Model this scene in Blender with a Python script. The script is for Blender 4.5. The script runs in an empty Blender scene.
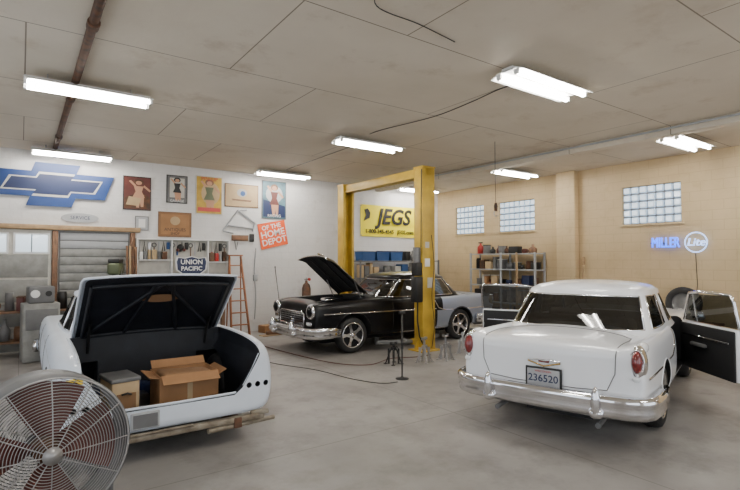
import bpy, bmesh, math, random
from mathutils import Vector, Matrix, Euler
from mathutils.bvhtree import BVHTree
random.seed(7)
S = bpy.context.scene
COL = S.collection
pi = math.pi

# ------------------------------------------------------------------ materials
def new_mat(name):
    m = bpy.data.materials.new(name); m.use_nodes = True
    nt = m.node_tree
    return m, nt, nt.nodes['Principled BSDF']
def mat(name, col, rough=0.5, metal=0.0, coat=0.0, emis=None, es=0.0, var=0.0, vscale=6.0, bump=0.0, col2=None, bscale=None, spec=None):
    m, nt, p = new_mat(name)
    c = (col[0], col[1], col[2], 1)
    p.inputs['Base Color'].default_value = c
    p.inputs['Roughness'].default_value = rough
    p.inputs['Metallic'].default_value = metal
    p.inputs['Coat Weight'].default_value = coat
    p.inputs['Coat Roughness'].default_value = 0.05
    if spec is not None: p.inputs['Specular IOR Level'].default_value = spec
    if emis:
        p.inputs['Emission Color'].default_value = (*emis, 1)
        p.inputs['Emission Strength'].default_value = es
    if var > 0 or bump > 0:
        tc = nt.nodes.new('ShaderNodeTexCoord')
        n = nt.nodes.new('ShaderNodeTexNoise'); n.inputs['Scale'].default_value = vscale; n.inputs['Detail'].default_value = 6
        nt.links.new(tc.outputs['Object'], n.inputs['Vector'])
        if var > 0:
            r = nt.nodes.new('ShaderNodeValToRGB')
            d = col2 if col2 else tuple(x*(1-var) for x in col)
            r.color_ramp.elements[0].position = 0.35; r.color_ramp.elements[0].color = (*d, 1)
            r.color_ramp.elements[1].position = 0.65; r.color_ramp.elements[1].color = c
            nt.links.new(n.outputs['Fac'], r.inputs['Fac'])
            nt.links.new(r.outputs['Color'], p.inputs['Base Color'])
        if bump > 0:
            n2 = nt.nodes.new('ShaderNodeTexNoise'); n2.inputs['Scale'].default_value = bscale or vscale*4
            nt.links.new(tc.outputs['Object'], n2.inputs['Vector'])
            b = nt.nodes.new('ShaderNodeBump'); b.inputs['Strength'].default_value = bump; b.inputs['Distance'].default_value = 0.02
            nt.links.new(n2.outputs['Fac'], b.inputs['Height']); nt.links.new(b.outputs['Normal'], p.inputs['Normal'])
    return m

def surf_mat(name, c1, c2, rough, brick=None, axes='XY', big=0.35, mortar=None, stain=None, bumps=0.1, msize=0.008, sscale=1.7, slo=0.56, shi=0.74):
    m, nt, p = new_mat(name)
    N, L = nt.nodes, nt.links
    tc = N.new('ShaderNodeTexCoord')
    n1 = N.new('ShaderNodeTexNoise'); n1.inputs['Scale'].default_value = big; n1.inputs['Detail'].default_value = 8; n1.inputs['Roughness'].default_value = 0.6
    L.new(tc.outputs['Object'], n1.inputs['Vector'])
    r = N.new('ShaderNodeValToRGB')
    r.color_ramp.elements[0].position = 0.35; r.color_ramp.elements[0].color = (*c2, 1)
    r.color_ramp.elements[1].position = 0.62; r.color_ramp.elements[1].color = (*c1, 1)
    L.new(n1.outputs['Fac'], r.inputs['Fac'])
    out = r.outputs['Color']
    if stain:
        n3 = N.new('ShaderNodeTexNoise'); n3.inputs['Scale'].default_value = sscale; n3.inputs['Detail'].default_value = 10; n3.inputs['Roughness'].default_value = 0.7
        L.new(tc.outputs['Object'], n3.inputs['Vector'])
        r3 = N.new('ShaderNodeValToRGB'); r3.color_ramp.elements[0].position = slo; r3.color_ramp.elements[0].color = (0,0,0,1)
        r3.color_ramp.elements[1].position = shi; r3.color_ramp.elements[1].color = (1,1,1,1)
        L.new(n3.outputs['Fac'], r3.inputs['Fac'])
        mx = N.new('ShaderNodeMix'); mx.data_type = 'RGBA'
        L.new(r3.outputs['Color'], mx.inputs[0]); L.new(out, mx.inputs[6]); mx.inputs[7].default_value = (*stain, 1)
        out = mx.outputs[2]
    if brick:
        mp = N.new('ShaderNodeSeparateXYZ'); cb = N.new('ShaderNodeCombineXYZ')
        L.new(tc.outputs['Object'], mp.inputs[0])
        L.new(mp.outputs[axes[0]], cb.inputs[0]); L.new(mp.outputs[axes[1]], cb.inputs[1])
        bt = N.new('ShaderNodeTexBrick'); bt.inputs['Scale'].default_value = 1
        bt.inputs['Brick Width'].default_value = brick[0]; bt.inputs['Row Height'].default_value = brick[1]
        bt.inputs['Mortar Size'].default_value = msize; bt.inputs['Mortar Smooth'].default_value = 0.3
        bt.offset = brick[2] if len(brick) > 2 else 0.5
        L.new(cb.outputs[0], bt.inputs['Vector'])
        mx = N.new('ShaderNodeMix'); mx.data_type = 'RGBA'
        ml = N.new('ShaderNodeMath'); ml.operation = 'MULTIPLY'; ml.inputs[1].default_value = brick[3] if len(brick) > 3 else 0.7
        L.new(bt.outputs['Fac'], ml.inputs[0]); L.new(ml.outputs[0], mx.inputs[0])
        L.new(out, mx.inputs[6]); mx.inputs[7].default_value = (*(mortar or c2), 1)
        out = mx.outputs[2]
    L.new(out, p.inputs['Base Color'])
    p.inputs['Roughness'].default_value = rough
    n2 = N.new('ShaderNodeTexNoise'); n2.inputs['Scale'].default_value = 14; n2.inputs['Detail'].default_value = 6
    L.new(tc.outputs['Object'], n2.inputs['Vector'])
    b = N.new('ShaderNodeBump'); b.inputs['Strength'].default_value = bumps; b.inputs['Distance'].default_value = 0.02
    L.new(n2.outputs['Fac'], b.inputs['Height']); L.new(b.outputs['Normal'], p.inputs['Normal'])
    return m

def glass_mat(name, tint=(0.12, 0.135, 0.14), gl=0.12):
    m = bpy.data.materials.new(name); m.use_nodes = True
    nt = m.node_tree; N, L = nt.nodes, nt.links
    N.clear()
    o = N.new('ShaderNodeOutputMaterial'); t = N.new('ShaderNodeBsdfTransparent'); t.inputs[0].default_value = (*tint, 1)
    g = N.new('ShaderNodeBsdfGlossy'); g.inputs['Roughness'].default_value = 0.03
    mx = N.new('ShaderNodeMixShader'); mx.inputs[0].default_value = gl
    L.new(t.outputs[0], mx.inputs[1]); L.new(g.outputs[0], mx.inputs[2]); L.new(mx.outputs[0], o.inputs[0])
    return m

M = {}
M['white_paint'] = mat('white_paint', (0.90, 0.92, 0.95), 0.22, coat=0.6)
M['black_paint'] = mat('black_paint', (0.002, 0.002, 0.003), 0.28, coat=0.15, spec=0.25)
M['silver_paint'] = mat('silver_paint', (0.28, 0.32, 0.40), 0.3, 0.3, coat=0.5)
M['primer'] = mat('primer_white', (0.76, 0.82, 0.90), 0.38, coat=0.2, var=0.10, vscale=2.0)
M['chrome'] = mat('chrome', (0.80, 0.80, 0.82), 0.08, 1.0)
M['steel'] = mat('steel', (0.45, 0.45, 0.46), 0.35, 1.0)
M['wire'] = mat('guard_wire', (0.34, 0.33, 0.32), 0.40, 0.6)
M['dark'] = mat('dark_interior', (0.008, 0.008, 0.009), 0.7)
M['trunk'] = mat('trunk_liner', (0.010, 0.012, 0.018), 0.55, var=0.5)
M['rubber'] = mat('rubber', (0.010, 0.010, 0.011), 0.65)
M['seam'] = mat('seam', (0.02, 0.02, 0.02), 0.8)
M['seamw'] = mat('seam_grey', (0.16, 0.16, 0.16), 0.8)
M['glass'] = glass_mat('car_glass')
M['redlens'] = mat('red_lens', (0.16, 0.01, 0.01), 0.12, coat=1)
M['lens'] = mat('headlight_lens', (0.75, 0.78, 0.8), 0.08, coat=1)
M['yellow'] = mat('lift_yellow', (0.60, 0.39, 0.04), 0.45, var=0.3, vscale=3)
M['yellowb'] = mat('banner_yellow', (0.92, 0.78, 0.01), 0.5)
M['black'] = mat('black_plastic', (0.008, 0.008, 0.008), 0.5)
M['white'] = mat('white_enamel', (0.8, 0.8, 0.78), 0.4)
M['offwhite'] = mat('offwhite', (0.58, 0.56, 0.50), 0.6, var=0.2)
M['card'] = mat('cardboard', (0.36, 0.185, 0.08), 0.8, var=0.2, vscale=5)
M['card_glow'] = mat('cardboard_inside_and_glow', (0.24, 0.13, 0.06), 0.85)  # inner cardboard; the same brown paints the light in the trunk lid oval
M['wood'] = mat('wood', (0.20, 0.10, 0.05), 0.6, var=0.4, vscale=9)
M['woodl'] = mat('wood_light', (0.44, 0.29, 0.15), 0.6, var=0.3, vscale=9)
M['ladder'] = mat('ladder_wood', (0.36, 0.13, 0.045), 0.5, var=0.25)
M['rust'] = mat('rust', (0.13, 0.055, 0.025), 0.8, var=0.5, vscale=10, col2=(0.05, 0.03, 0.02))
M['rusttan'] = mat('rusty_bar', (0.33, 0.29, 0.22), 0.5, 0.3, var=0.5, vscale=8, col2=(0.16, 0.12, 0.08))
M['blue'] = mat('blue', (0.010, 0.04, 0.16), 0.45)
M['bluebin'] = mat('blue_bin', (0.015, 0.07, 0.22), 0.5)
M['navy'] = mat('navy', (0.010, 0.02, 0.07), 0.45)
M['orange'] = mat('orange', (0.80, 0.10, 0.015), 0.5)
M['red'] = mat('red', (0.42, 0.02, 0.015), 0.4)
M['grey'] = mat('grey_metal', (0.15, 0.15, 0.15), 0.5, var=0.2)
M['lgrey'] = mat('light_grey', (0.40, 0.41, 0.42), 0.5, var=0.1)
M['shutter'] = mat('shutter_grey', (0.30, 0.30, 0.28), 0.55, var=0.3)
M['green'] = mat('olive', (0.10, 0.12, 0.06), 0.6)
M['skin'] = mat('print_skin', (0.50, 0.27, 0.16), 0.5)
M['maroon'] = mat('maroon', (0.12, 0.028, 0.02), 0.5, var=0.3)
M['bluegreen'] = mat('poster_teal', (0.10, 0.20, 0.24), 0.5, var=0.4)
M['tan'] = mat('tan_paper', (0.50, 0.36, 0.20), 0.7, var=0.1)
M['tube'] = mat('fluorescent', (1, 1, 1), 0.5, emis=(1.0, 0.955, 0.885), es=96)
M['neon'] = mat('neon_blue', (0.02, 0.05, 0.5), 0.5, emis=(0.01, 0.12, 1.0), es=5)
M['neonw'] = mat('neon_white', (0.6, 0.75, 1), 0.5, emis=(0.3, 0.5, 1.0), es=3)
M['amber'] = mat('sticker_yellow', (0.85, 0.6, 0.03), 0.5)
M['gold'] = mat('gold_trim', (0.55, 0.36, 0.10), 0.25, 1.0)

# ------------------------------------------------------------------ builder
class B:
    def __init__(s): s.bm = bmesh.new(); s.ms = []
    def mi(s, m):
        m = M[m] if isinstance(m, str) else m
        if m not in s.ms: s.ms.append(m)
        return s.ms.index(m)
    def faces(s, vs, fs, m, smooth=False):
        i = s.mi(m); V = [s.bm.verts.new(v) for v in vs]
        out = []
        for f in fs:
            try:
                F = s.bm.faces.new([V[k] for k in f]); F.material_index = i; F.smooth = smooth; out.append(F)
            except ValueError: pass
        return out
    def box(s, c, d, m, rot=(0, 0, 0), bev=0.0, seg=2):
        R = Euler(rot).to_matrix()
        t = bmesh.new(); bmesh.ops.create_cube(t, size=1)
        for v in t.verts: v.co = Vector((v.co.x*d[0], v.co.y*d[1], v.co.z*d[2]))
        if bev > 0: bmesh.ops.bevel(t, geom=t.edges[:], offset=min(bev, min(d)*0.45), segments=seg, affect='EDGES', profile=0.5)
        t.verts.ensure_lookup_table(); t.verts.index_update()
        vs = [R @ v.co + Vector(c) for v in t.verts]
        fs = [[v.index for v in f.verts] for f in t.faces]
        t.free(); s.faces(vs, fs, m, bev > 0)
        return s
    def lathe(s, prof, o, ax, m, seg=24, smooth=True, cap=True):
        ax = Vector(ax).normalized(); o = Vector(o)
        u = ax.orthogonal().normalized(); w = ax.cross(u)
        vs = []; fs = []
        for (r, h) in prof:
            for k in range(seg):
                a = 2*pi*k/seg; vs.append(o + ax*h + (u*math.cos(a)+w*math.sin(a))*r)
        for i in range(len(prof)-1):
            for k in range(seg):
                k2 = (k+1) % seg
                fs.append((i*seg+k, i*seg+k2, (i+1)*seg+k2, (i+1)*seg+k))
        s.faces(vs, fs, m, smooth)
        if cap:
            for i in (0, len(prof)-1):
                if prof[i][0] > 1e-4: s.faces([vs[i*seg+k] for k in range(seg)], [list(range(seg))], m)
        return s
    def cyl(s, p1, p2, r, m, r2=None, seg=16):
        p1 = Vector(p1); p2 = Vector(p2); L = (p2-p1).length
        return s.lathe([(r, 0), (r if r2 is None else r2, L)], p1, p2-p1, m, seg)
    def ball(s, c, r, m, sc=(1, 1, 1), n=12):
        vs = []; fs = []
        for i in range(n+1):
            t = pi*i/n
            for k in range(2*n):
                a = pi*k/n
                vs.append(Vector(c)+Vector((r*sc[0]*math.sin(t)*math.cos(a), r*sc[1]*math.sin(t)*math.sin(a), r*sc[2]*math.cos(t))))
        for i in range(n):
            for k in range(2*n):
                k2 = (k+1) % (2*n)
                fs.append((i*2*n+k, (i+1)*2*n+k, (i+1)*2*n+k2, i*2*n+k2))
        s.faces(vs, fs, m, True); return s
    def tube(s, pts, r, m, seg=6, closed=False):
        pts = [Vector(p) for p in pts]; n = len(pts)
        if n < 2: return s
        vs = []; fs = []; up = None
        for i in range(n):
            if closed: t = pts[(i+1) % n]-pts[i-1]
            else: t = pts[min(i+1, n-1)]-pts[max(i-1, 0)]
            if t.length < 1e-9: t = Vector((0, 0, 1))
            t.normalize()
            if up is None: up = t.orthogonal().normalized()
            else:
                up = up - t*up.dot(t)
                up = up.normalized() if up.length > 1e-6 else t.orthogonal().normalized()
            w = t.cross(up)
            for k in range(seg):
                a = 2*pi*k/seg; vs.append(pts[i]+(up*math.cos(a)+w*math.sin(a))*r)
        for i in range(n if closed else n-1):
            j = (i+1) % n
            for k in range(seg):
                k2 = (k+1) % seg; fs.append((i*seg+k, i*seg+k2, j*seg+k2, j*seg+k))
        s.faces(vs, fs, m, True); return s
    def sweep(s, path, prof, z, m):
        n = len(path); vs = []; fs = []; P = len(prof)
        for i in range(n):
            a = Vector(path[max(i-1, 0)]); b = Vector(path[min(i+1, n-1)]); t = (b-a).normalized()
            nn = Vector((t.y, -t.x))
            for (o, h) in prof: vs.append((path[i][0]+nn.x*o, path[i][1]+nn.y*o, z+h))
        for i in range(n-1):
            for k in range(P):
                k2 = (k+1) % P; fs.append((i*P+k, i*P+k2, (i+1)*P+k2, (i+1)*P+k))
        fs.append(list(range(P))); fs.append([(n-1)*P+k for k in range(P)])
        s.faces(vs, fs, m, True); return s
    def prism(s, pts, o, ux, uy, th, m):
        ux = Vector(ux); uy = Vector(uy); n = ux.cross(uy); o = Vector(o); k = len(pts)
        vs = [o+ux*p[0]+uy*p[1] for p in pts] + [o+ux*p[0]+uy*p[1]+n*th for p in pts]
        fs = [list(range(k))[::-1], [k+i for i in range(k)]]+[(i, (i+1) % k, k+(i+1) % k, k+i) for i in range(k)]
        s.faces(vs, fs, m); return s
    def grid(s, fn, nu, nv, m, smooth=True):
        vs = [fn(i/nu, j/nv) for i in range(nu+1) for j in range(nv+1)]
        fs = [(i*(nv+1)+j, (i+1)*(nv+1)+j, (i+1)*(nv+1)+j+1, i*(nv+1)+j+1) for i in range(nu) for j in range(nv)]
        s.faces(vs, fs, m, smooth); return s
    def text(s, txt, size, mtx, m, ext=0.003, shear=0.0, off=0.0, sx=1.0):
        cu = bpy.data.curves.new('t', 'FONT'); cu.body = txt; cu.size = size; cu.align_x = 'CENTER'; cu.align_y = 'CENTER'
        cu.extrude = ext; cu.shear = shear; cu.offset = off; cu.resolution_u = 3
        ob = bpy.data.objects.new('t', cu); COL.objects.link(ob)
        bpy.context.view_layer.update()
        me = bpy.data.meshes.new_from_object(ob.evaluated_get(bpy.context.evaluated_depsgraph_get()))
        vs = [mtx @ Vector((v.co.x*sx, v.co.y, v.co.z)) for v in me.vertices]
        fs = [list(p.vertices) for p in me.polygons]
        s.faces(vs, fs, m)
        bpy.data.objects.remove(ob); bpy.data.meshes.remove(me); bpy.data.curves.remove(cu)
        return s
    def done(s, name, parent=None, loc=None, rotz=0.0, rot=None, norm=True):
        if norm: bmesh.ops.recalc_face_normals(s.bm, faces=s.bm.faces[:])
        me = bpy.data.meshes.new(name); s.bm.to_mesh(me); s.bm.free()
        for m in s.ms: me.materials.append(m)
        ob = bpy.data.objects.new(name, me); COL.objects.link(ob)
        if parent: ob.parent = parent
        if loc: ob.location = loc
        ob.rotation_euler = rot if rot else (0, 0, rotz)
        return ob

def empty(name, loc, rotz=0.0):
    e = bpy.data.objects.new(name, None); COL.objects.link(e); e.location = loc; e.rotation_euler = (0, 0, rotz); e.empty_display_size = 0.2
    return e
def back_m(x, y, z): return Matrix(((1, 0, 0, x), (0, 0, -1, y), (0, 1, 0, z), (0, 0, 0, 1)))
def right_m(x, y, z): return Matrix(((0, 0, -1, x), (-1, 0, 0, y), (0, 1, 0, z), (0, 0, 0, 1)))
def catmull(P_, n=8):
    P_ = [Vector(p) for p in P_]; out = []
    for i in range(len(P_)-1):
        p0 = P_[max(i-1, 0)]; p1 = P_[i]; p2 = P_[i+1]; p3 = P_[min(i+2, len(P_)-1)]
        for k in range(n):
            t = k/n; out.append(.5*((2*p1)+(p2-p0)*t+(2*p0-5*p1+4*p2-p3)*t*t+(3*p1-p0-3*p2+p3)*t**3))
    out.append(P_[-1]); return out

# ------------------------------------------------------------------ room shell
YB, XR, XL, YF, H = 11.9, 11.2, -3.2, -3.4, 4.0
m_floor = surf_mat('concrete_floor', (0.33, 0.31, 0.29), (0.20, 0.187, 0.172), 0.50, brick=(4.2, 4.2, 0.0, 0.6), axes='XY', big=0.45, mortar=(0.09, 0.08, 0.07), stain=(0.115, 0.105, 0.095), bumps=0.08, msize=0.008, slo=.48, shi=.80)
m_ceil = surf_mat('ceiling_board', (0.68, 0.61, 0.50), (0.57, 0.50, 0.395), 0.75, brick=(3.05, 1.83, 0.37, 0.85), axes='XY', big=0.3, mortar=(0.14, 0.105, 0.07), stain=(0.47, 0.38, 0.28), bumps=0.12, msize=0.008, sscale=1.1)
m_wb = surf_mat('white_block_wall', (0.71, 0.70, 0.69), (0.61, 0.60, 0.58), 0.7, brick=(0.4, 0.2, 0.5, 0.15), axes='XZ', big=0.6, mortar=(0.4, 0.37, 0.33), stain=(0.52, 0.49, 0.46), bumps=0.2)
m_wr = surf_mat('tan_block_wall', (0.60, 0.46, 0.27), (0.49, 0.365, 0.205), 0.6, brick=(0.4, 0.2, 0.5, 0.28), axes='YZ', big=0.6, mortar=(0.34, 0.24, 0.13), stain=(0.47, 0.345, 0.195), bumps=0.2)

b = B(); b.box(((XL+XR)/2, (YF+YB)/2, -0.05), (XR-XL+0.6, YB-YF+0.6, 0.1), m_floor); b.done('floor')
b = B(); b.box(((XL+XR)/2, (YF+YB)/2, H+0.05), (XR-XL+0.6, YB-YF+0.6, 0.1), m_ceil); b.done('ceiling')
b = B(); b.box(((XL+XR)/2, YB+0.1, H/2), (XR-XL+0.4, 0.2, H), m_wb); b.done('wall_back')
wins = [(9.92, 11.07), (8.15, 9.36), (4.56, 5.80)]; z0, z1 = 2.60, 3.45
b = B()
b.box((XR+0.1, (YF+YB)/2, z0/2), (0.2, YB-YF, z0), m_wr)
b.box((XR+0.1, (YF+YB)/2, (z1+H)/2), (0.2, YB-YF, H-z1), m_wr)
ys = [YF]+[v for w in sorted(wins) for v in w]+[YB]
for i in range(0, len(ys), 2):
    b.box((XR+0.1, (ys[i]+ys[i+1])/2, (z0+z1)/2), (0.2, ys[i+1]-ys[i], z1-z0), m_wr)
b.done('wall_right')
m_gb = mat('glass_block', (0.62, 0.72, 0.82), 0.15, emis=(0.62, 0.80, 1.0), es=0.42, var=0.3, vscale=9)
m_gb2 = mat('glass_block_center', (0.75, 0.85, 0.95), 0.1, emis=(0.74, 0.88, 1.0), es=1.0)
m_mort = mat('window_mortar', (0.20, 0.20, 0.20), 0.8)
for i, (ya, yb) in enumerate(wins):
    b = B(); n = 7; k = 5
    b.box((XR+0.12, (ya+yb)/2, (z0+z1)/2), (0.04, yb-ya, z1-z0), m_mort)
    dy = (yb-ya)/n; dz = (z1-z0)/k
    for a in range(n):
        for c in range(k):
            b.box((XR+0.08, ya+dy*(a+.5), z0+dz*(c+.5)), (0.08, dy-0.025, dz-0.025), m_gb, bev=0.02)
            b.box((XR+0.045, ya+dy*(a+.5), z0+dz*(c+.5)), (0.012, dy-0.07, dz-0.07), m_gb2)
    b.box((XR-0.01, (ya+yb)/2, z0-0.02), (0.06, yb-ya+0.1, 0.04), m_wr)
    b.done('window_%d' % (i+1))
b = B(); b.box((XR-0.09, 7.12, H/2), (0.18, 0.5, H), m_wr, bev=0.01); b.done('trim_1')
b = B(); b.box((8.75, (YF+YB)/2, H-0.07), (0.2, YB-YF, 0.14), m_ceil, bev=0.01)
b.tube([(8.58, YF+.1, H-0.05), (8.58, YB-.1, H-0.05)], 0.018, 'lgrey'); b.done('ceiling_beam')
m_wl = surf_mat('white_wall_plain', (0.66, 0.63, 0.60), (0.58, 0.55, 0.52), 0.7)
b = B()
b.box((XL-0.1, 9.9, H/2), (0.2, 4.0, H), m_wl); b.box((XL-0.1, -2.4, H/2), (0.2, 2.0, H), m_wl)
b.box((XL-0.1, 3.3, 3.75), (0.2, 9.4, 0.5), m_wl); b.box((XL-0.1, 3.4, H/2), (0.2, 0.8, H), m_wl); b.done('wall_left')
b = B()
for xa, xb in ((XL, -2.2), (2.6, 3.8), (8.6, XR)): b.box(((xa+xb)/2, YF-0.1, H/2), (xb-xa, 0.2, H), m_wl)
b.box(((XL+XR)/2, YF-0.1, 3.75), (XR-XL, 0.2, 0.5), m_wl); b.done('wall_front')

# ------------------------------------------------------------------ ceiling things
def fixture(x, y, z=3.89):
    b = B(); Lh = .68
    b.box((0, 0, 0.045), (Lh*2, 0.16, 0.05), 'white', bev=0.01)
    b.prism([(-0.23, -0.015), (-0.12, 0.03), (0.12, 0.03), (0.23, -0.015), (0.23, -0.005), (0.12, 0.04), (-0.12, 0.04), (-0.23, -0.005)], (-Lh, 0, 0), (0, 1, 0), (0, 0, 1), 2*Lh, 'white')
    for yy in (-0.12, 0.12):
        b.cyl((-Lh+.03, yy, -0.02), (Lh-.03, yy, -0.02), 0.022, 'tube', seg=10)
        for xx in (-Lh+.015, Lh-.015): b.box((xx, yy, -0.01), (0.03, 0.06, 0.06), 'white')
    for xx in (-0.45, 0.45): b.cyl((xx, 0, 0.05), (xx, 0, H-z), 0.008, 'steel', seg=6)
    b.done('fluorescent_light', loc=(x, y, z))
for (x, y) in ((5.10, 3.56), (5.17, 7.3), (5.27, 11.1), (0.67, 6.9), (0.8, 11.2), (9.74, 3.86), (9.80, 7.65), (9.78, 11.2), (5.05, -0.3), (0.72, 2.6), (9.78, 0.0)):
    fixture(x, y, 3.86 if x < 1 else 3.90)
b = B(); b.tube([(0.5, YF+.05, H-0.045), (0.5, YB-0.02, H-0.045)], 0.042, 'rust', seg=12)
for y in (0, 2.5, 5, 7.5, 10): b.cyl((0.5, y, H-0.055), (0.5, y+0.12, H-0.055), 0.055, 'rust', seg=12)
b.done('ceiling_pipe')
b = B()
b.tube(catmull([(4.9, 6.9, H-.012), (4.92, 6.5, H-.012), (5.10, 5.5, H-.012), (5.05, 4.7, H-.012), (4.96, 4.1, H-.012), (5.0, 3.8, H-.02)]), 0.006, 'black')
b.tube(catmull([(2.25, 3.0, H-.012), (2.45, 3.35, H-.02), (2.98, 3.40, H-.012), (3.5, 3.46, H-.02)]), 0.005, 'black')
b.tube([(5.15, 7.7, H-.012), (5.18, 9.0, H-.012), (5.2, 10.8, H-.012)], 0.005, 'black')
b.done('ceiling_cable')
b = B(); b.tube([(7.15, 6.05, H), (7.15, 6.05, 3.4), (7.16, 6.05, 2.85)], 0.005, 'black')
b.lathe([(0.0, 0), (0.03, 0.01), (0.035, 0.10), (0.02, 0.16)], (7.16, 6.05, 2.70), (0, 0, 1), 'rust', 10)
b.tube([(7.16+0.05*math.cos(a), 6.05, 2.66+0.05*math.sin(a)) for a in [i*pi/6 for i in range(3, 12)]], 0.008, 'steel'); b.done('hanging_hook')

# ------------------------------------------------------------------ two post lift
lift = empty('two_post_lift', (6.62, 0, 0))
def post(y, sgn, nm):
    b = B()
    b.box((0, y, 0.01), (0.52, 0.42, 0.025), 'yellow', bev=0.005)
    b.box((0, y-sgn*0.12, 1.83), (0.30, 0.02, 3.63), 'yellow', bev=0.005)
    for s_ in (-1, 1):
        b.box((s_*0.15, y, 1.83), (0.02, 0.26, 3.63), 'yellow', bev=0.005)
        b.box((s_*0.125, y+sgn*0.125, 1.83), (0.07, 0.02, 3.63), 'yellow', bev=0.005)
        b.prism([(0, 0), (0.12, 0), (0, 0.25)], (s_*0.15, y, 0.02), (s_, 0, 0), (0, 0, 1), 0.01, 'yellow')
    b.box((0, y+sgn*0.02, 0.42), (0.24, 0.20, 0.7), 'black', bev=0.01)
    b.box((0, y+sgn*0.17, 0.16), (0.34, 0.14, 0.12), 'yellow', bev=0.01)
    for s_ in (-1, 1):
        b.box((s_*0.45, y+sgn*0.35, 0.16), (0.85, 0.09, 0.07), 'grey', rot=(0, 0, s_*sgn*0.42), bev=0.01)
        b.cyl((s_*0.82, y+sgn*0.52, 0.12), (s_*0.82, y+sgn*0.52, 0.26), 0.05, 'black')
    b.box((0, y, 3.66), (0.34, 0.30, 0.03), 'yellow', bev=0.005)
    return b.done(nm, lift)
post(7.42, 1, 'post_near'); post(10.36, -1, 'post_far')
b = B(); b.box((0, 8.89, 3.57), (0.20, 3.2, 0.16), 'yellow', bev=0.01); b.box((0, 8.89, 3.48), (0.24, 3.0, 0.02), 'yellow'); b.done('crossbeam', lift)
b = B()
b.box((-0.24, 7.38, 1.62), (0.16, 0.16, 0.26), 'black', bev=0.02); b.cyl((-0.24, 7.38, 1.75), (-0.24, 7.38, 2.05), 0.075, 'grey')
b.box((-0.24, 7.38, 1.22), (0.18, 0.18, 0.5), 'black', bev=0.02)
b.tube([(-0.24, 7.36, 1.0), (-0.26, 7.34, 0.6), (-0.22, 7.33, 0.3), (-0.1, 7.3, 0.05)], 0.015, 'black')
b.tube([(-0.20, 7.30, 2.05), (-0.21, 7.28, 2.8), (-0.19, 7.29, 3.6)], 0.012, 'black')
b.tube(catmull([(0.05, 7.27, 2.3), (0.10, 7.25, 1.7), (0.03, 7.24, 1.1), (0.10, 7.25, .5), (.05, 7.27, .06)]), 0.008, 'black')
b.box((-0.05, 7.28, 1.75), (0.12, 0.02, 0.16), 'white'); b.box((0.02, 7.285, 1.35), (0.13, 0.012, 0.2), 'offwhite')
b.box((-0.05, 7.285, 2.1), (0.10, 0.012, 0.12), 'offwhite')
b.done('power_unit', lift)

# ------------------------------------------------------------------ wheels
def wheel(parent, x, y, side, r=0.345, style='mag', w=0.21):
    b = B(); ax = (0, side, 0); hw = w/2
    prof = [(r-0.105, -hw+.01), (r-0.06, -hw-.005), (r-0.02, -hw+.015), (r-0.003, -hw+.05), (r, -hw+.075), (r, hw-.075), (r-0.003, hw-.05), (r-0.02, hw-.015), (r-0.06, hw+.005), (r-0.105, hw-.01)]
    b.lathe(prof, (0, 0, 0), ax, 'rubber', 40, cap=False)
    if style == 'mag':
        b.lathe([(r-0.100, hw-.01), (r-0.112, hw+.002), (r-0.122, hw-.012), (r-0.132, hw-.07), (r-0.14, -hw+.01)], (0, 0, 0), ax, 'chrome', 40, cap=False)
        b.lathe([(0.001, -0.01), (r-0.135, -0.01)], (0, 0, 0), ax, 'dark', 24, cap=False)
        b.lathe([(0.075, 0.0), (0.072, hw-.045), (0.05, hw-.03), (0.045, hw), (0.03, hw+.015), (0.0, hw+.018)], (0, 0, 0), ax, 'chrome', 20, cap=False)
        for k in range(5):
            a = 2*pi*k/5+0.3; R = Matrix.Rotation(a, 4, 'Y')
            t = [(-0.045, 0.05), (0.045, 0.05), (0.024, 0.13), (0.040, r-0.13), (-0.040, r-0.13), (-0.024, 0.13)]
            vs = []
            for yy in (hw-.075, hw-.03):
                for p in t: vs.append(R @ Vector((p[0], yy*side, p[1])))
            n = 6; b.faces(vs, [list(range(n)), [n+i for i in range(n)]]+[(i, (i+1) % n, n+(i+1) % n, n+i) for i in range(n)], 'chrome')
    else:
        b.lathe([(r-0.105, hw-.01), (r-0.13, hw-.01), (r-0.15, hw-.05), (0.12, hw-.03), (0.09, hw-.06), (0.06, hw-.03), (0, hw-.03)], (0, 0, 0), ax, 'grey', 32, cap=False)
    return b.done('wheel', parent, loc=(x, y, r))

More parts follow.
